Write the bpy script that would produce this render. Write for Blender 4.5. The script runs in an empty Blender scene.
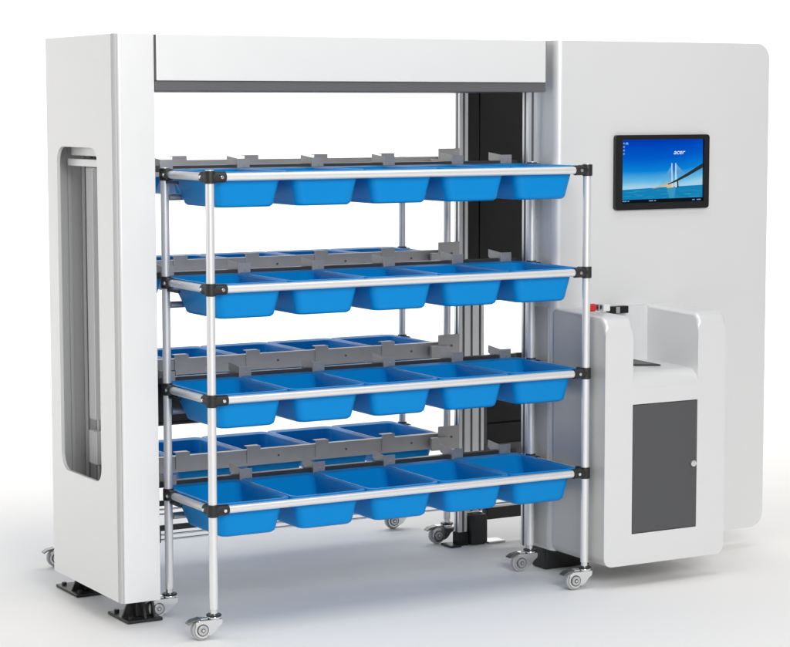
import bpy, bmesh, math, random
from mathutils import Vector, Matrix
R = math.radians
scene = bpy.context.scene
C = scene.collection
random.seed(4)

# ------------------------------------------------------------------ materials
def mat(name, col, rough=.5, metal=0., spec=.5, coat=0., rvar=0., bump=0., bscale=300., cvar=0., cscale=6., brushed=None, emit=None):
    m = bpy.data.materials.new(name); m.use_nodes = True
    nt = m.node_tree; N = nt.nodes; L = nt.links
    b = N['Principled BSDF']
    b.inputs['Base Color'].default_value = (*col, 1)
    b.inputs['Roughness'].default_value = rough
    b.inputs['Metallic'].default_value = metal
    b.inputs['Specular IOR Level'].default_value = spec
    if coat:
        b.inputs['Coat Weight'].default_value = coat; b.inputs['Coat Roughness'].default_value = .12
    tc = N.new('ShaderNodeTexCoord')
    def noise(scale, detail=3, stretch=None):
        n = N.new('ShaderNodeTexNoise'); n.inputs['Scale'].default_value = scale; n.inputs['Detail'].default_value = detail
        if stretch:
            mp = N.new('ShaderNodeMapping'); mp.inputs['Scale'].default_value = stretch
            L.new(tc.outputs['Object'], mp.inputs['Vector']); L.new(mp.outputs['Vector'], n.inputs['Vector'])
        else:
            L.new(tc.outputs['Object'], n.inputs['Vector'])
        return n
    if cvar:
        n = noise(cscale, 4, brushed)
        r = N.new('ShaderNodeMapRange'); r.inputs['To Min'].default_value = 1-cvar; r.inputs['To Max'].default_value = 1+cvar
        L.new(n.outputs['Fac'], r.inputs['Value'])
        mx = N.new('ShaderNodeVectorMath'); mx.operation = 'SCALE'; mx.inputs[0].default_value = col
        L.new(r.outputs['Result'], mx.inputs['Scale']); L.new(mx.outputs['Vector'], b.inputs['Base Color'])
    if rvar:
        n = noise(12, 4, brushed)
        r = N.new('ShaderNodeMapRange'); r.inputs['To Min'].default_value = max(.02, rough-rvar); r.inputs['To Max'].default_value = rough+rvar
        L.new(n.outputs['Fac'], r.inputs['Value']); L.new(r.outputs['Result'], b.inputs['Roughness'])
    if bump:
        n = noise(bscale, 2)
        bp = N.new('ShaderNodeBump'); bp.inputs['Strength'].default_value = bump; bp.inputs['Distance'].default_value = .001
        L.new(n.outputs['Fac'], bp.inputs['Height']); L.new(bp.outputs['Normal'], b.inputs['Normal'])
    return m

M = dict(
    white = mat('white_powder_coat', (.80, .803, .806), .34, metal=.22, coat=.3, rvar=.05, bump=.03, bscale=900),
    panel = mat('pale_grey_powder_coat', (.75, .752, .755), .36, metal=.22, coat=.2, rvar=.05, bump=.03, bscale=900),
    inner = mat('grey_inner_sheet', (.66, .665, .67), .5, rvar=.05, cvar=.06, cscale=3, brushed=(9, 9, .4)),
    shaded_side = mat('panel_with_painted_shade', (.60, .59, .565), .45, metal=.2, rvar=.06, cvar=.05, cscale=2, brushed=(3, 3, .6)),  # panel coat darkened for painted-in shade, warmed against blue bounce
    corner_reflection = mat('painted_corner_reflection', (.52, .52, .525), .4),  # dark reflection on the white corner, painted as an even grey
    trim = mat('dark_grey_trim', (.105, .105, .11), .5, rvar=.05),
    door = mat('charcoal_door', (.075, .076, .08), .45, rvar=.06, bump=.04, bscale=1200),
    black = mat('black_panel', (.008, .008, .0085), .36, spec=.35, rvar=.08),
    blackmet = mat('black_steel', (.022, .022, .023), .38, metal=.2, rvar=.08),
    rubber = mat('black_plastic_joint', (.014, .014, .014), .45, rvar=.08, bump=.05, bscale=500),
    tube = mat('satin_aluminium_tube', (.83, .83, .83), .34, metal=.55, rvar=.06, cvar=.03, cscale=9, brushed=(9, 9, .5)),
    galv = mat('galvanised_steel', (.46, .455, .45), .42, metal=.75, rvar=.1, cvar=.12, cscale=14),
    barmet = mat('dark_steel_bar', (.10, .10, .10), .35, metal=.8, rvar=.08, cvar=.1, cscale=9),
    alu = mat('anodised_aluminium', (.72, .73, .74), .3, metal=.85, rvar=.06, cvar=.03, cscale=8, brushed=(8, 8, .3)),
    slot = mat('dark_profile_slot', (.10, .10, .10), .5),
    chrome = mat('chrome', (.82, .82, .82), .16, metal=1., rvar=.06),
    brakemet = mat('dark_pressed_steel', (.20, .20, .20), .3, metal=.9, rvar=.08),
    tyre = mat('grey_rubber_tyre', (.42, .42, .42), .55, rvar=.08),
    blue = mat('blue_plastic', (.0, .243, .63), .38, spec=.15, coat=0., rvar=.05, bump=.05, bscale=700, cvar=.03),
    red = mat('red_plastic', (.62, .02, .02), .3),
    lip = mat('brushed_steel_plate', (.6, .6, .6), .3, metal=.9, rvar=.1),
    floor = mat('white_studio_floor', (.90, .891, .875), .7, spec=.2, rvar=.06, bump=.02, bscale=60),
)

# ------------------------------------------------------------------ mesh helpers
class MB:
    def __init__(s): s.bm = bmesh.new(); s.mats = []
    def mi(s, m):
        if m is None: return 0
        if m not in s.mats: s.mats.append(m)
        return s.mats.index(m)
    def _merge(s, b, m):
        i = s.mi(m)
        for f in b.faces: f.material_index = i
        me = bpy.data.meshes.new('tmp'); b.to_mesh(me); b.free()
        s.bm.from_mesh(me); bpy.data.meshes.remove(me)
    def box(s, x0, x1, y0, y1, z0, z1, m=None, bev=.0, seg=2, rot=None):
        b = bmesh.new(); bmesh.ops.create_cube(b, size=1)
        bmesh.ops.transform(b, matrix=Matrix.Translation(((x0+x1)/2, (y0+y1)/2, (z0+z1)/2)) @ Matrix.Diagonal((abs(x1-x0), abs(y1-y0), abs(z1-z0), 1)), verts=b.verts)
        if bev: bmesh.ops.bevel(b, geom=list(b.edges), offset=bev, segments=seg, profile=.5, affect='EDGES')
        if rot: bmesh.ops.transform(b, matrix=rot, verts=b.verts)
        s._merge(b, m); return s
    def cyl(s, p, q, r, m=None, n=20, r2=None, bev=0.):
        p = Vector(p); q = Vector(q); d = q-p
        b = bmesh.new()
        bmesh.ops.create_cone(b, cap_ends=True, segments=n, radius1=r, radius2=r if r2 is None else r2, depth=d.length)
        if bev:
            es = [e for e in b.edges if abs(e.verts[0].co.z-e.verts[1].co.z) < 1e-6]
            bmesh.ops.bevel(b, geom=es, offset=bev, segments=2, profile=.5, affect='EDGES')
        bmesh.ops.transform(b, matrix=Matrix.Translation((p+q)/2) @ d.to_track_quat('Z', 'Y').to_matrix().to_4x4(), verts=b.verts)
        s._merge(b, m); return s
    def loft(s, loops, m=None, cap0=True, cap1=True, closed=False):
        b = bmesh.new(); vs = [[b.verts.new(p) for p in lp] for lp in loops]
        n = len(loops[0])
        rng = list(range(len(vs)-1)) + ([-1] if closed else [])
        for a in rng:
            A, B = vs[a], vs[a+1]
            for i in range(n):
                j = (i+1) % n
                b.faces.new((A[i], A[j], B[j], B[i]))
        if not closed:
            if cap0: b.faces.new(list(reversed(vs[0])))
            if cap1: b.faces.new(vs[-1])
        bmesh.ops.recalc_face_normals(b, faces=b.faces)
        s._merge(b, m); return s
    def prism(s, pts, axis, a0, a1, m=None, bev=0.):
        """pts: outline in the two other axes (in x,y,z order), pushed along axis"""
        def f(p, t):
            l = list(p); l.insert('xyz'.index(axis), t); return l
        b = bmesh.new()
        A = [b.verts.new(f(p, a0)) for p in pts]; B = [b.verts.new(f(p, a1)) for p in pts]
        n = len(pts)
        for i in range(n): b.faces.new((A[i], A[(i+1) % n], B[(i+1) % n], B[i]))
        b.faces.new(list(reversed(A))); b.faces.new(B)
        bmesh.ops.recalc_face_normals(b, faces=b.faces)
        if bev:
            es = [e for e in b.edges if len(e.link_faces) == 2 and e.calc_face_angle(0) > R(50)]
            bmesh.ops.bevel(b, geom=es, offset=bev, segments=2, profile=.5, affect='EDGES', clamp_overlap=True)
        s._merge(b, m); return s
    def frame(s, outer, inner, axis, a0, a1, m=None):
        """a plate with a hole: outer and inner outlines have the same number of points"""
        def f(p, t):
            l = list(p); l.insert('xyz'.index(axis), t); return l
        return s.loft([[f(p, a0) for p in outer], [f(p, a1) for p in outer], [f(p, a1) for p in inner], [f(p, a0) for p in inner]], m, closed=True)
    def xf(s, mtx): bmesh.ops.transform(s.bm, matrix=mtx, verts=s.bm.verts); return s
    def build(s, name, m=None, parent=None, org=None, angle=32):
        if org is not None: s.xf(Matrix.Translation(-Vector(org)))
        me = bpy.data.meshes.new(name); s.bm.to_mesh(me); s.bm.free()
        for k in (s.mats or [m]): me.materials.append(k)
        for p in me.polygons: p.use_smooth = True
        me.set_sharp_from_angle(angle=R(angle))
        o = bpy.data.objects.new(name, me); C.objects.link(o)
        if parent: o.parent = parent
        if len(me.polygons) > 12:
            wn = o.modifiers.new('weighted_normals', 'WEIGHTED_NORMAL'); wn.keep_sharp = True; wn.weight = 80
        return o

def rrect(x0, x1, y0, y1, r, n=6):
    """rounded rectangle, counter-clockwise; r = radius or four radii (x0y0, x1y0, x1y1, x0y1)"""
    rs = r if isinstance(r, (tuple, list)) else (r,)*4
    out = []
    for (cx, cy, sx, sy, a0), q in zip(((x0, y0, 1, 1, 180), (x1, y0, -1, 1, 270), (x1, y1, -1, -1, 0), (x0, y1, 1, -1, 90)), rs):
        for k in range(n+1):
            a = R(a0+90*k/n)
            out.append((cx+sx*q+q*math.cos(a), cy+sy*q+q*math.sin(a)))
    return out

def tag(o, label=None, cat=None, group=None, kind=None):
    if label: o['label'] = label
    if cat: o['category'] = cat
    if group: o['group'] = group
    if kind: o['kind'] = kind
    return o
def empty(name, loc):
    o = bpy.data.objects.new(name, None); o.empty_display_size = .1; C.objects.link(o); o.location = loc; return o
def copy_tree(o, parent=None):
    c = o.copy(); C.objects.link(c); c.parent = parent
    for ch in list(o.children): copy_tree(ch, c)
    return c

# ------------------------------------------------------------------ setting: studio floor and backdrop sweep
YB, RB, XW = 7., 3.5, 22.
b = MB(); b.bm.faces.new([b.bm.verts.new(p) for p in ((-XW, -14, 0), (XW, -14, 0), (XW, YB, 0), (-XW, YB, 0))])
tag(b.build('floor', M['floor']), 'white studio floor under the machine', 'floor', kind='structure')
b = MB(); prev = None
prof = [(YB+RB*math.sin(R(a)), RB-RB*math.cos(R(a))) for a in range(0, 91, 3)] + [(YB+RB, 9.)]
for y, z in prof:
    cur = (b.bm.verts.new((-XW, y, z)), b.bm.verts.new((XW, y, z)))
    if prev: b.bm.faces.new((prev[0], prev[1], cur[1], cur[0]))
    prev = cur
tag(b.build('backdrop', M['floor']), 'white studio backdrop behind the machine', 'backdrop', kind='structure')

# ------------------------------------------------------------------ layout numbers (metres)
ZL = (1.538, 1.168, .799, .4313)      # the four rack levels
W, D, TR = 1.5, .362, .0145           # post spacing, post depth, tube radius
Y2 = .975                             # how far behind the first rack the second one stands

# ------------------------------------------------------------------ the sorting machine
MO = (.9, .55, 0)
mach = empty('sorting_machine', MO)
tag(mach, 'white sorting machine with side tower, top beam, wall with screen and console', 'sorting machine')
def mp(mb, name, m, parent=None, angle=32): return mb.build(name, m, parent or mach, MO, angle)

# tower: a folded sheet-metal shell with a rounded window in its left side
TX0, TX1, TY0, TY1, TZ0, TZ1 = -.234, -.092, .227, .868, .097, 2.0085
t = .012
b = MB()
win = rrect(.392, .765, .485, 1.63, (.05, .06, .055, .055))
# left side plate with the window, outline matched point for point with the opening
def spread(win, y0, y1, z0, z1):
    n = len(win)//4; out = []
    cs = [(y0, z0), (y1, z0), (y1, z1), (y0, z1)]
    for k in range(4):
        p, c, q = cs[k-1], cs[k], cs[(k+1) % 4]
        for i in range(n):
            f = i/(n-1)*2-1
            tgt = p if f < 0 else q
            g = abs(f)*.12
            out.append((c[0]+(tgt[0]-c[0])*g, c[1]+(tgt[1]-c[1])*g))
    return out
b.frame(spread(win, TY0+.031, TY1-.012, TZ0, TZ1), win, 'x', TX0, TX0+t, M['white'])
# front plate with rolled edges, and right plate, as one folded profile
rf = .011
fa = [(TX0+.0085+rf-rf*math.cos(R(a)), TY0+rf-rf*math.sin(R(a))) for a in range(0, 91, 15)]
outl = fa + [(TX1-.003, TY0), (TX1-.0009, TY0+.0009), (TX1, TY0+.003), (TX1, TY1-.012)]
inl = [(TX0+.0085, TY0+t)] + [(TX0+.02+.001*k, TY0+t) for k in range(6)] + [(TX1-t-.003, TY0+t), (TX1-t-.0009, TY0+t+.0009), (TX1-t, TY0+t+.003), (TX1-t, TY1-.012)]
b.prism(outl + inl[::-1], 'z', TZ0, TZ1, M['white'])
rb = .012
arcb = [(TX0+rb-rb*math.cos(R(a)), TY1-rb+rb*math.sin(R(a))) for a in range(0, 91, 15)]
b.prism(arcb + [(TX1, TY1), (TX1, TY1-.0121), (TX0+.012, TY1-.0121)], 'z', TZ0, TZ1, M['white'])
b.box(TX0+t, TX1-t, TY0+t, TY1-.012, TZ1-.012, TZ1-.001, M['white'])
b.box(TX0+t, TX1-t, TY0+t, TY1-.012, TZ0+.001, TZ0+.012, M['white'])
tower = mp(b, 'tower_housing', M['white'])
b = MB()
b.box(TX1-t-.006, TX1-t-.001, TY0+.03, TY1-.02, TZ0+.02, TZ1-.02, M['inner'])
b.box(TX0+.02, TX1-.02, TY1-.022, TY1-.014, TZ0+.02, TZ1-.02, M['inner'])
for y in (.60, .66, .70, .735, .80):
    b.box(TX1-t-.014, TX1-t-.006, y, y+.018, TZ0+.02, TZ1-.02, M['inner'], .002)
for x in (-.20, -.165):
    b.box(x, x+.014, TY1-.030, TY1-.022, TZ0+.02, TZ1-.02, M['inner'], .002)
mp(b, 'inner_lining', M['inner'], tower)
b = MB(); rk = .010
b.prism([(TX0+rk-rk*math.cos(R(a)), TY0+.004+rk-rk*math.sin(R(a))) for a in range(0, 81, 10)] + [(TX0+.008, TY0+.0035), (TX0+.008, TY0+.03), (TX0+.0006, TY0+.03)], 'z', TZ0, TZ1, M['corner_reflection'])  # rounded corner piece whose grey stands for a dark reflection
mp(b, 'corner_reflection_strip', M['corner_reflection'], tower)
b = MB(); b.box(-.140, -.1115, .672, .735, .66, 1.556, M['white'], .006); b.box(-.125, -.1115, .80, .812, TZ0+.03, TZ1-.03, M['white'], .002)
b.box(-.140, -.1115, .665, .742, .50, .62, M['white'], .004)
mp(b, 'guide_strip', M['white'], tower)
b = MB(); b.box(-.185, -.112, .40, .755, 1.598, 1.70, M['white'], .004); b.box(-.195, -.112, .40, .765, 1.562, 1.588, M['white'], .004)
mp(b, 'inner_bracket', M['white'], tower)

# top beam with its dark underside trim
BX0, BX1, BY0, BY1 = -.0915, 1.468, .217, .86
b = MB(); b.box(BX0+.003, BX1-.004, BY0, BY1, 1.8545, 2.008, M['white'], .003)
beam = mp(b, 'top_beam', M['white'])
b = MB()
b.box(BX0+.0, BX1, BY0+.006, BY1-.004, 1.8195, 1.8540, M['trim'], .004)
b.box(BX1-.0038, BX1, BY0+.003, BY1-.004, 1.8545, 2.006, M['trim'], .002)
b.box(BX0, BX0+.0028, BY0+.003, BY1-.004, 1.8545, 2.006, M['trim'], .002)
mp(b, 'beam_trim', M['trim'], beam)

# aluminium uprights (slotted profiles), with their feet
def profile(x, y, s, z0, z1, faces='xy', w=None):
    b = MB(); w = w or s
    b.box(x, x+w, y, y+s, z0, z1, M['alu'], .0025)
    k = int(round(w/.04)) or 1
    for i in range(k):
        cx = x+w*(i+.5)/k
        b.box(cx-.0045, cx+.0045, y-.0012, y+.002, z0+.002, z1-.002, M['slot'])
    b.box(x-.0012, x+.002, y+s/2-.0045, y+s/2+.0045, z0+.002, z1-.002, M['slot'])
    return b
mp(profile(1.502, .392, .04, .085, 1.99), 'upright', M['alu'])
mp(profile(1.502, .884, .04, .0555, 1.99), 'upright', M['alu'])
mp(profile(1.556, .91, .04, .13, 1.99, w=.08), 'upright', M['alu'])
# black back panels of the lift shaft, open between
b = MB(); b.box(1.645, 2.10, .925, .945, .985, 1.99, M['black'], .002)
b.box(1.552, 1.600, .897, .9085, 1.0, 1.99, M['black'], .001); b.box(1.606, 1.634, .897, .9085, 1.0, 1.99, M['black'], .001)
mp(b, 'back_panel', M['black'])
b = MB()
b.box(1.66, 2.10, .925, .940, .488, .765, M['black'], .002); b.box(1.66, 2.10, .925, .940, .40, .481, M['black'], .002)
b.box(1.645, 2.10, .918, .945, .30, .399, M['trim'], .003); b.box(1.67, 2.09, .9405, .945, .39, .76, M['black']); b.box(1.640, 1.656, .918, .945, .400, .765, M['trim'], .002)
mp(b, 'back_panel', M['black'])
b = MB(); b.box(1.64, 2.2, .89, .93, .094, .143, M['blackmet'], .003)
mp(b, 'base_rail', M['blackmet'])

# cabinet wall: rounded plate on a shallow box
CX0, CX1, CY0, CZ0, CZ1 = 1.540, 2.549, .26, .087, 2.0115
b = MB()
pl = rrect(CX0+.03, CX1, CZ0, CZ1, (.003, .06, .06, .003), 8)
b.prism(pl, 'y', CY0, CY0+.03, M['panel'])
arc2 = [(CX0+.03-.03*math.sin(R(a)), CY0+.03-.03*math.cos(R(a))) for a in range(0, 91, 9)]
b.prism(arc2 + [(CX0, .435), (CX0+.03, .435)], 'z', CZ0, CZ1, M['panel'])
b.box(CX0+.03, CX1-.02, CY0+.0305, .435, CZ0+.01, CZ1-.01, M['panel'])
cab = mp(b, 'cabinet', M['panel'])
b = MB(); b.box(CX0-.004, CX0-.0005, .30, .434, .10, 1.012, M['shaded_side'], .001)  # added sheet carrying the painted shade of the cabinet's left side
mp(b, 'side_shade_sheet', M['shaded_side'], cab)

# feet
def foot(x0, x1, y0, y1, ztop):
    b = MB(); b.box(x0, x1, y0, y1, 0.001, .012, M['blackmet'], .003)
    b.box(x0+.05, x1-.012, y0+.045, y1-.06, .012, ztop, M['blackmet'], .004)
    for xx in (x0+.066, x1-.03):
        b.prism([(y0+.008, .012), (y0+.045, .012), (y0+.045, ztop-.012), (y0+.036, ztop-.012)], 'x', xx, xx+.008, M['blackmet'])
    b.prism([(x0+.008, .012), (x0+.05, .012), (x0+.05, ztop-.008), (x0+.042, ztop-.008)], 'y', y0+.07, y0+.078, M['blackmet'])
    for cx, cy in ((x0+.022, y0+.025), (x0+.022, y1-.03), (x1-.022, y1-.03)):
        b.cyl((cx, cy, .012), (cx, cy, .022), .009, M['blackmet'], 6)
    return b
mp(foot(-.176, -.045, .318, .50, .0965), 'foot', M['blackmet'])
mp(foot(-.176, -.045, .79, 1.0, .0965), 'foot', M['blackmet'])
b = MB(); b.box(1.552, 1.70, .33, .43, .001, .0865, M['blackmet'], .008); b.prism([(1.70, .001), (1.76, .001), (1.75, .012), (1.70, .05)], 'y', .34, .42, M['blackmet'])
mp(b, 'foot', M['blackmet'])
b = MB(); b.box(1.498, 1.5465, .880, .928, .001, .055, M['black'], .003); b.box(1.547, 1.628, .86, .93, .001, .128, M['blackmet'], .014); b.box(1.45, 1.50, .86, .94, .0015, .01, M['blackmet'], .002)
b.box(1.63, 1.71, .86, .93, .001, .009, M['lip'], .002)
mp(b, 'foot', M['blackmet'])

# lift crossbars with bin-guide tabs, one pair for each level
TABX = [.0335+.2955*i for i in range(6)]
def tabs(parent, y, z, front):
    for i, x in enumerate(TABX):
        b = MB()
        if i == 5 and not front: continue
        if front:
            xx = min(x, 1.43)
            b.box(xx-.010, xx+.038, y-.010, y-.0068, z-.010, z+.032, M['galv'], .001)
            b.prism([(y-.0068, z-.010), (y-.0068, z+.032), (y+.078, z+.040), (y+.078, z+.012), (y+.02, z-.010)], 'x', xx-.010, xx-.0068, M['galv'])
            b.cyl((xx+.02, y-.0105, z+.008), (xx+.02, y-.0125, z+.008), .005, M['galv'], 10)
        else:
            xx = x-.0595
            if xx < 0: xx = -.03
            b.box(xx, xx+.058, y-.0040, y-.0005, z-.018, z+.049, M['galv'], .001)
            b.box(xx+.002, xx+.056, y-.0003, y+.028, z+.0457, z+.0487, M['galv'], .001)
        mp(b, 'guide_tab', M['galv'], parent)
for z in ZL:
    b = MB(); b.box(-.090, 1.501, .462, .466, z+.005, z+.026, M['barmet'], .001); b.box(-.090, 1.501, .4665, .490, z+.0235, z+.026, M['barmet'], .001)
    cb = mp(b, 'crossbar', M['barmet']); tabs(cb, .462, z+.016, True)
    b = MB(); b.box(-.090, 1.468, .905, .9085, z-.027, z+.033, M['galv'], .001); b.box(-.090, 1.468, .909, .935, z+.030, z+.033, M['galv'], .001)
    for i in range(5):
        xx = .11+.2955*i
        b.cyl((xx, .9035, z+.004), (xx, .9055, z+.004), .0045, M['slot'], 10)
    cr = mp(b, 'crossbar', M['galv']); tabs(cr, .905, z, False)
    b = MB(); b.box(1.40, 1.499, .876, .8815, z-.03, z+.065, M['galv'], .003); b.box(1.36, 1.44, .860, .875, z-.028, z+.024, M['galv'], .002); b.cyl((1.46, .8735, z+.02), (1.46, .8765, z+.02), .005, M['slot'], 12)
    mp(b, 'end_bracket', M['galv'], cr)
for y in (.462, .905):
    b = MB(); b.box(-.090, 1.501, y, y+.02, .282, .300, M['blackmet'], .002); b.box(-.0895, -.02+.03, y-.012, y-.001, .243, .302, M['blackmet'], .003)
    for z in (.268, .25): b.cyl((-.088, y+.005, z), (1.50, y+.005, z), .0035, M['alu'], 10)
    mp(b, 'guide_rod_bar', M['blackmet'])

b = MB(); b.box(-.09, .24, .53, .84, .645, .655, M['blackmet'], .002); b.box(-.09, .24, .53, .545, .6555, .80, M['black'], .003); b.box(-.09, .24, .825, .84, .6555, .80, M['black'], .003)
b.box(-.09, -.078, .5455, .8245, .6555, .80, M['black'])
mp(b, 'lift_carriage', M['black'])

# monitor let into the cabinet wall
b = MB()
SX0, SX1, SZ0, SZ1 = 1.801, 2.246, 1.3745, 1.659
b.frame(rrect(SX0, SX1, SZ0, SZ1, .012, 6), rrect(SX0+.0325, SX1-.0255, SZ0+.026, SZ1-.018, .0015, 6), 'y', CY0-.016, CY0-.0005, M['black'])
b.box(SX0+.03, SX1-.02, CY0-.006, CY0-.001, SZ0+.02, SZ1-.012, M['black'])
mon = mp(b, 'monitor', M['black'])
def emis(name, col, s=1.):
    m = bpy.data.materials.new(name); m.use_nodes = True; nt = m.node_tree; nt.nodes.remove(nt.nodes['Principled BSDF'])
    e = nt.nodes.new('ShaderNodeEmission'); e.inputs['Color'].default_value = (*col, 1); e.inputs['Strength'].default_value = s
    nt.links.new(e.outputs[0], nt.nodes['Material Output'].inputs['Surface']); return m
def srgb(r, g, b): return tuple((c/255/12.92 if c/255 <= .04045 else ((c/255+.055)/1.055)**2.4) for c in (r, g, b))
U0, U1, V0, V1 = SX0+.0325, SX1-.0255, SZ0+.026, SZ1-.018   # visible screen
def scr(u, v): return (U0+(U1-U0)*u, V1-(V1-V0)*v)
ms = bpy.data.materials.new('screen_picture'); ms.use_nodes = True; nt = ms.node_tree; nt.nodes.remove(nt.nodes['Principled BSDF'])
e = nt.nodes.new('ShaderNodeEmission'); tc = nt.nodes.new('ShaderNodeTexCoord'); sp = nt.nodes.new('ShaderNodeSeparateXYZ'); rp = nt.nodes.new('ShaderNodeValToRGB')
nt.links.new(tc.outputs['Generated'], sp.inputs[0])
nz = nt.nodes.new('ShaderNodeTexNoise'); nz.inputs['Scale'].default_value = 5; nz.inputs['Detail'].default_value = 5
nt.links.new(tc.outputs['Generated'], nz.inputs['Vector'])
ad = nt.nodes.new('ShaderNodeMath'); ad.operation = 'MULTIPLY_ADD'; ad.inputs[1].default_value = .05
nt.links.new(nz.outputs['Fac'], ad.inputs[0]); nt.links.new(sp.outputs['Z'], ad.inputs[2])
ax = nt.nodes.new('ShaderNodeMath'); ax.operation = 'MULTIPLY_ADD'; ax.inputs[1].default_value = -.10     # brighter sky to the right
px = nt.nodes.new('ShaderNodeMath'); px.operation = 'POWER'; px.inputs[1].default_value = 4.
nt.links.new(sp.outputs['X'], px.inputs[0]); nt.links.new(px.outputs[0], ax.inputs[0]); nt.links.new(ad.outputs[0], ax.inputs[2])
nt.links.new(ax.outputs[0], rp.inputs[0])
cr_ = rp.color_ramp
stops = [(.27, (165, 208, 232)), (.36, (96, 184, 226)), (.52, (8, 130, 214)), (.72, (0, 92, 200)), (1., (0, 60, 178))]
cr_.elements[0].position = stops[0][0]; cr_.elements[0].color = (*srgb(*stops[0][1]), 1)
cr_.elements[1].position = 1.; cr_.elements[1].color = (*srgb(*stops[-1][1]), 1)
for p_, c_ in stops[1:-1]:
    q = cr_.elements.new(p_); q.color = (*srgb(*c_), 1)
nt.links.new(rp.outputs[0], e.inputs['Color']); nt.links.new(e.outputs[0], nt.nodes['Material Output'].inputs['Surface'])
sea = emis('screen_sea', srgb(20, 128, 182)); sea2 = emis('screen_sea_pale', srgb(58, 150, 190)); deck = emis('screen_bridge_deck', srgb(44, 50, 50)); deckl = emis('screen_bridge_far', srgb(196, 182, 150))
pale = emis('screen_pylon', srgb(206, 216, 222)); cable = emis('screen_cable', srgb(96, 160, 212)); shade = emis('screen_pylon_shade', srgb(66, 96, 110)); sand = emis('screen_pier', srgb(222, 186, 132)); bar = emis('screen_taskbar', srgb(14, 20, 30)); ic = emis('screen_icon', srgb(120, 165, 210))
YS = CY0-.0065
b = MB(); (x0, z1), (x1, z0) = scr(0, 0), scr(1, 1)
b.bm.faces.new([b.bm.verts.new(p) for p in ((x0, YS, z0), (x1, YS, z0), (x1, YS, z1), (x0, YS, z1))])
screen = mp(b, 'screen', ms, mon)
def poly(mb, pts, m, d):
    mb.prism([scr(*p) for p in pts], 'y', YS-d, YS-d+.0002, m)
b = MB()
poly(b, [(0, .79), (.40, .765), (1, .735), (1, .95), (0, .95)], sea, .0006)
for i in range(26):
    u = random.uniform(0, .9); v = random.uniform(.80, .94); l = random.uniform(.04, .16)
    poly(b, [(u, v), (min(u+l, 1), v-.002), (min(u+l, 1), v+.004), (u, v+.006)], sea2, .0009)
poly(b, [(.555, .765), (.665, .755), (.65, .94), (.59, .94)], sea2, .0012)
# stay cables, far deck, pylons, near deck
for k in range(7):
    f = k/6
    poly(b, [(.618, .40), (.624, .40), (.47+.12*f, .735-.03*f), (.466+.12*f, .735-.03*f)], cable, .0012)
    poly(b, [(.668, .40), (.674, .40), (.80-.1*f, .585+.06*f), (.794-.1*f, .59+.06*f)], cable, .0012)
poly(b, [(.36, .770), (.52, .722), (.60, .675), (.60, .70), (.53, .745), (.40, .776)], deckl, .0015)
poly(b, [(.54, .745), (.62, .70), (.64, .765), (.56, .775)], sand, .0018)
poly(b, [(.608, .38), (.618, .38), (.628, .765), (.612, .765)], pale, .0021)
poly(b, [(.655, .38), (.667, .38), (.678, .765), (.655, .765)], pale, .0021)
poly(b, [(.676, .64), (.69, .64), (.702, .77), (.684, .77)], deck, .0021)
poly(b, [(.56, .712), (.66, .65), (.80, .545), (1, .385), (1, .455), (.82, .585), (.68, .672), (.57, .722)], deck, .0024)
poly(b, [(0, .948), (1, .935), (1, 1), (0, 1)], bar, .0027)
for u, w_ in ((.015, .05), (.075, .02), (.335, .05), (.40, .02), (.87, .03), (.925, .05)):
    poly(b, [(u, .963), (u+w_, .962), (u+w_, .977), (u, .978)], ic, .003)
for (u, v) in ((.02, .045), (.02, .10), (.02, .155), (.02, .21)):
    poly(b, [(u, v), (u+.018, v), (u+.018, v+.024), (u, v+.024)], ic, .0012)
poly(b, [(.055, .04), (.075, .04), (.085, .075), (.045, .075)], ic, .0012)
mp(b, 'screen_picture', sea, mon)
cu = bpy.data.curves.new('logo_text', 'FONT'); cu.body = 'acer'; cu.size = .026; cu.shear = .35; cu.offset = .0002; cu.align_x = 'CENTER'; cu.align_y = 'CENTER'
to = bpy.data.objects.new('logo_text', cu); C.objects.link(to)
bpy.context.view_layer.update()
me = bpy.data.meshes.new_from_object(to.evaluated_get(bpy.context.evaluated_depsgraph_get())); bpy.data.objects.remove(to)
lx, lz = scr(.70, .205)
me.transform(Matrix.Translation(Vector((lx, YS-.0012, lz))-Vector(MO)) @ Matrix.Rotation(R(90), 4, 'X') @ Matrix.Diagonal((1.15, 1, 1, 1)))
me.materials.clear(); me.materials.append(emis('screen_logo', srgb(225, 238, 250)))
lo = bpy.data.objects.new('logo_text', me); C.objects.link(lo); lo.parent = mon

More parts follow.
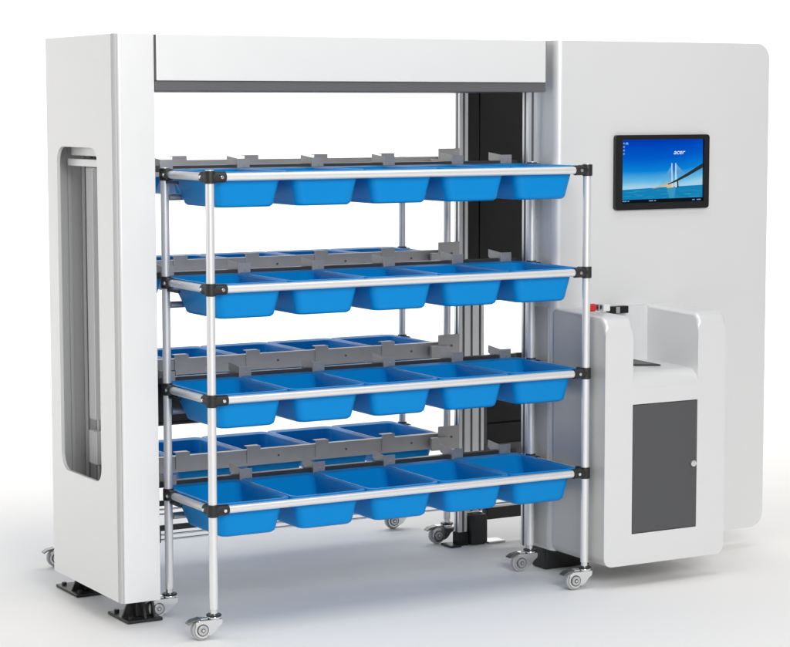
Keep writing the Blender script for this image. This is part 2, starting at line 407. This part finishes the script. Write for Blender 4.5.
# console: U-shaped hood with a charcoal door
KX0, KX1, KY0, KY1, KZ0, KZ1 = 1.535, 2.086, -.074, .2595, .084, 1.013
IX0, IX1 = 1.659, 1.956
def cheek(b, x0, x1, outer):
    rf = .045
    p = [(KY1, KZ0), (KY0, KZ0)] + [(KY0, KZ1-.008-rf-.045)] + [(KY0+rf-rf*math.cos(R(a)), KZ1-.008-rf+rf*math.sin(R(a))) for a in range(0, 91, 9)] + [(KY1, KZ1)]
    q = MB(); q.prism(p, 'x', x0, x1, None)
    m_ = q.bm
    es = [e for e in m_.edges if all(v.co.z < KZ0+.001 and abs(v.co.x-outer) < .001 for v in e.verts)]
    bmesh.ops.bevel(m_, geom=es, offset=.036, segments=6, profile=.5, affect='EDGES')
    es = [e for e in m_.edges if all(v.co.z > KZ1-.008-rf-.001 for v in e.verts) and abs(e.verts[0].co.x-e.verts[1].co.x) < 1e-5 and (e.verts[0].co-e.verts[1].co).length > 1e-4]
    es = [e for e in es if len(e.link_faces) == 2 and e.calc_face_angle(0) > R(50) and not all(v.co.y > KY1-.001 for v in e.verts)]
    bmesh.ops.bevel(m_, geom=es, offset=.016, segments=4, profile=.5, affect='EDGES')
    me = bpy.data.meshes.new('tmp'); m_.to_mesh(me); m_.free()
    q = bmesh.new(); q.from_mesh(me); bpy.data.meshes.remove(me); q.normal_update()
    n0 = len(b.bm.faces); b._merge(q, M['panel']); b.bm.normal_update(); b.bm.faces.ensure_lookup_table()
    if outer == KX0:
        k = b.mi(M['shaded_side'])
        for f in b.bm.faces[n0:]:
            if f.normal.x < -.6: f.material_index = k  # left-facing faces take the darker tone, shade put into the colour
b = MB()
cheek(b, KX0, IX0, KX0); cheek(b, IX1, KX1, KX1)
con = None
# lower front panel between the cheeks, with an opening for the door; shelf with a rolled front edge
b2 = MB()
b2.box(IX0, IX1, KY0, KY0+.02, .68, .7385, M['panel'])
b2.box(IX0, IX1, KY0, KY0+.02, KZ0, .1985, M['panel'])
rs = .06
sh = [(KY0, .7386)] + [(KY0+rs-rs*math.cos(R(a)), .735+rs*math.sin(R(a))) for a in range(10, 91, 10)] + [(.05, .797), (KY1, .797), (KY1, .7386)]
b2.prism(sh, 'x', IX0, IX1, M['panel'])
b2.box(IX0, IX1, KY0+.05, KY0+.06, .19, .70, M['black'])
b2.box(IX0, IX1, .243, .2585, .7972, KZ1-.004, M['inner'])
me_ = bpy.data.meshes.new('q'); b2.bm.to_mesh(me_); b2.bm.free()
for f in me_.polygons: pass
off = [b.mi(m) for m in b2.mats]
tmp = bmesh.new(); tmp.from_mesh(me_); bpy.data.meshes.remove(me_)
for f in tmp.faces: f.material_index = off[f.material_index]
me_ = bpy.data.meshes.new('q'); tmp.to_mesh(me_); tmp.free(); b.bm.from_mesh(me_); bpy.data.meshes.remove(me_)
con = mp(b, 'console', M['panel'])
# chamfered lower corners are cut with a thin kick profile below
b = MB(); b.box(IX0+.003, IX1-.0005, KY0+.001, KY0+.018, .2015, .6775, M['door'], .002)
d = mp(b, 'console_door', M['door'], mach)
b = MB(); b.cyl((1.934, KY0+.001, .442), (1.934, KY0-.012, .442), .013, M['chrome'], 20, bev=.003); b.box(1.931, 1.937, KY0-.016, KY0-.012, .434, .450, M['chrome'], .001)
mp(b, 'lock', M['chrome'], d)
b = MB(); b.prism([(1.70, .19), (1.79, .105), (1.876, .05), (1.892, .242), (1.70, .242)], 'z', .7975, .803, M['black'])
mp(b, 'belt', M['black'], con)
b = MB()
b.box(1.622, 1.652, .062, .098, KZ1+.0005, 1.040, M['white'], .003)
b.cyl((1.622, .08, 1.0285), (1.590, .08, 1.0285), .0075, M['blackmet'], 16)
b.box(1.604, 1.610, .069, .091, 1.0165, 1.0395, M['galv'], .001)
eb = mp(b, 'emergency_stop', M['white'])
b = MB(); b.cyl((1.594, .08, 1.0285), (1.563, .08, 1.0285), .0150, M['red'], 24, bev=.004)
mp(b, 'stop_button', M['red'], eb)
b = MB(); b.box(1.76, 1.845, .212, .2428, .985, 1.0125, M['black'], .003); b.box(1.785, 1.803, .2095, .2116, .987, 1.011, M['galv'], .001)
mp(b, 'scanner', M['black'], con)

# ------------------------------------------------------------------ rack on casters
def make_rack():
    root = empty('bin_rack', (W/2, D/2, 0))
    o = (W/2, D/2, 0)
    P = lambda mb, n, m, p=None: mb.build(n, m, p or root, o)
    for x in (0, W):
        for y in (0, D):
            b = MB(); b.cyl((x, y, .098), (x, y, ZL[0]+.024), TR, M['tube'], 24, bev=.002); P(b, 'post', M['tube'])
    for z in ZL:
        b = MB(); b.cyl((.016, 0, z), (W-.016, 0, z), TR-.001, M['tube'], 24); P(b, 'front_rail', M['tube'])
        b = MB(); b.cyl((.016, D, z-.078), (W-.016, D, z-.078), TR-.003, M['galv'], 20); P(b, 'rear_rail', M['galv'])
        for x in (0, W):
            b = MB(); b.cyl((x, .016, z), (x, D-.016, z), TR-.001, M['tube'], 24); P(b, 'side_rail', M['tube'])
            b = MB(); b.box(x-.004, x+.004, D-.11, D-.02, z-.030, z-.0205, M['blackmet'], .001); P(b, 'side_bracket', M['blackmet'])
            s = 1 if x == 0 else -1
            for y, sy in ((0, 1), (D, -1)):
                b = MB(); rj = TR+.0045
                b.cyl((x, y, z-.021), (x, y, z+.021), rj, M['rubber'], 24, bev=.003)
                if y == 0: b.cyl((x, y, z), (x+s*.056, y, z), rj-.0008, M['rubber'], 24, bev=.003)
                b.cyl((x, y, z), (x, y+sy*.052, z), rj-.0008, M['rubber'], 24, bev=.003)
                j = P(b, 'connector', M['rubber'])
                if y == 0:
                    b = MB(); b.cyl((x+s*.037, -rj+.003, z), (x+s*.037, -rj-.0035, z), .0058, M['chrome'], 14, bev=.001); P(b, 'bolt', M['chrome'], j)
                b = MB(); b.cyl((x-rj+.003, y+sy*.034, z), (x-rj-.0035, y+sy*.034, z), .0058, M['chrome'], 14, bev=.001)
                P(b, 'bolt', M['chrome'], j)
    # casters, all trailing the same way
    dv = Vector((-.992, .06, 0)); ang = math.atan2(dv.y, dv.x)
    for x in (0, W):
        for y in (0, D):
            mt = Matrix.Translation((x, y, 0)) @ Matrix.Rotation(ang, 4, 'Z')
            b = MB()
            b.cyl((0, 0, .083), (0, 0, .0985), .0125, M['chrome'], 18)
            b.cyl((0, 0, .0765), (0, 0, .083), .026, M['blackmet'], 24, bev=.002)
            b.cyl((0, 0, .0690), (0, 0, .0764), .024, M['chrome'], 24, bev=.002)
            b.box(-.024, .060, -.0175, .0175, .064, .0688, M['chrome'], .002)
            out = [(-.025, .066), (-.023, .050), (-.010, .042), (.004, .024), (.018, .016)] + [(.046+.027*math.cos(R(a)), .0355+.027*math.sin(R(a))) for a in range(225, 391, 15)] + [(.070, .060), (.058, .066)]
            for sy in (-1, 1):
                y0, y1 = sorted((sy*.0140, sy*.0172))
                b.prism([(px_, pz_) for px_, pz_ in out], 'y', y0, y1, M['chrome'], .0006)
            b.cyl((.046, -.0245, .0355), (.046, .0245, .0355), .0050, M['chrome'], 8, bev=.001)
            cs = P(b.xf(mt), 'caster', M['chrome'])
            b = MB(); b.cyl((.046, -.0115, .0355), (.046, .0115, .0355), .0350, M['tyre'], 32, bev=.005)
            w = P(b.xf(mt), 'wheel', M['tyre'], cs)
            for sy in (-1, 1):
                b = MB(); b.cyl((.046, sy*.0173, .0355), (.046, sy*.0195, .0355), .0205, M['slot'], 28); b.cyl((.046, sy*.0195, .0355), (.046, sy*.0215, .0355), .0172, M['lip'], 28, bev=.001); b.cyl((.046, sy*.0215, .0355), (.046, sy*.0225, .0355), .0075, M['slot'], 20)
                P(b.xf(mt), 'hub_cap', M['lip'], cs)
            b = MB(); b.prism([(.052, .0715), (.080, .0655), (.096, .0565), (.098, .0605), (.082, .0705), (.052, .0765)], 'y', -.017, .017, M['brakemet'], .0008)
            b.box(.026, .053, -.013, .013, .0692, .0760, M['chrome'], .002)
            P(b.xf(mt), 'brake_pedal', M['blackmet'], cs)
    return root
rack = make_rack()
tag(rack, 'nearer tubular rack on casters, its front rails in front of the blue bins', 'rack', 'racks on casters')
rack2 = copy_tree(rack); rack2.location = (W/2, D/2+Y2, 0)
tag(rack2, 'farther tubular rack on casters, standing behind the rear crossbars', 'rack', 'racks on casters')

# ------------------------------------------------------------------ blue bins
BW, BY0_, BY1_ = .2925, .0165, .440
def make_bin():
    b = MB(); zt = .0165; h = .1035
    def loop(ix, y0, y1, r, z): return [(x, y, z) for x, y in rrect(-ix, ix, y0, y1, r, 6)]
    hw = BW/2
    L_ = [loop(.098, .050, .325, .026, -h), loop(.1055, .042, .333, .030, -h+.006), loop(.108, .0385, .3365, .031, -h+.016),
          loop(.1290, .0262, .402, .034, .004), loop(.1315, .0250, .4095, .034, .0065),
          loop(hw-.001, BY0_, BY1_, .030, .0068), loop(hw, BY0_-.0004, BY1_, .030, .0085), loop(hw, BY0_-.0004, BY1_, .030, .0145), loop(hw-.002, BY0_+.0015, BY1_-.002, .029, zt),
          loop(hw-.010, BY0_+.009, BY1_-.012, .028, zt), loop(.1290, .030, .4035, .030, .012),
          loop(.1065, .040, .333, .029, -h+.022), loop(.100, .046, .325, .026, -h+.009), loop(.088, .058, .312, .02, -h+.004)]
    b.loft(L_, M['blue'])
    return b
proto = make_bin().build('bin', M['blue'], None, (0, .19, 0), 40)
lv = ('top', 'second', 'third', 'lowest')
ps = ('leftmost', 'second from the left', 'middle one', 'second from the right', 'rightmost')
first = True
for rk, yo, g in (('front', 0, 'blue bins on the front rack'), ('rear', Y2, 'blue bins on the rear rack')):
    for k, z in enumerate(ZL):
        for i in range(5):
            o = proto if first else proto.copy()
            if not first: C.objects.link(o)
            first = False
            o.location = (.1565+.2955*i, .19+yo+random.uniform(-.002, .002), z); o.rotation_euler = (0, 0, random.uniform(-.004, .004))
            tag(o, 'blue plastic bin, %s on the %s level of the %s rack' % (ps[i], lv[k], rk), 'bin', g)

# ------------------------------------------------------------------ camera
cd = bpy.data.cameras.new('camera'); cam = bpy.data.objects.new('camera', cd); C.objects.link(cam)
yaw, pitch, roll = R(-29.8428), R(-5.7177), R(-.0771)
fw = Vector((-math.sin(yaw)*math.cos(pitch), math.cos(yaw)*math.cos(pitch), math.sin(pitch)))
rt = Vector((math.cos(yaw), math.sin(yaw), 0)); up = rt.cross(fw)
rt, up = rt*math.cos(roll)+up*math.sin(roll), up*math.cos(roll)-rt*math.sin(roll)
mtx = Matrix((rt, up, -fw)).transposed().to_4x4(); mtx.translation = (-2.9963, -6.4403, 1.7651)
cam.matrix_world = mtx
cd.sensor_width = 36; cd.lens = 36*2160.8/790; cd.clip_start = .1; cd.clip_end = 200
scene.camera = cam

# ------------------------------------------------------------------ light: studio lamps
w = bpy.data.worlds.new('World'); scene.world = w; w.use_nodes = True
w.node_tree.nodes['Background'].inputs['Color'].default_value = (1, 1, 1, 1); w.node_tree.nodes['Background'].inputs['Strength'].default_value = .35
def area(name, loc, tgt, sx, sy, power):
    l = bpy.data.lights.new(name, 'AREA'); l.shape = 'RECTANGLE'; l.size = sx; l.size_y = sy; l.energy = power
    o = bpy.data.objects.new(name, l); C.objects.link(o); o.location = loc
    o.rotation_euler = (Vector(tgt)-Vector(loc)).to_track_quat('-Z', 'Y').to_euler(); return o
area('overhead_softbox', (.8, -1.2, 5.0), (.8, -1.2, 0), 5, 3, 85)
area('front_softbox', (-.6, -6.8, 3.5), (.9, 0, 1.1), 3, 2.5, 312)
area('left_softbox', (-5.5, 2.2, 2.2), (-.2, .5, 1.1), 2, 3, 45)
area('backdrop_wash', (6., 4.6, 7.0), (7., 10., 1.5), 22, 3, 1300)
scene.view_settings.view_transform = 'Standard'; scene.view_settings.look = 'None'; scene.view_settings.gamma = 1; scene.view_settings.exposure = 0
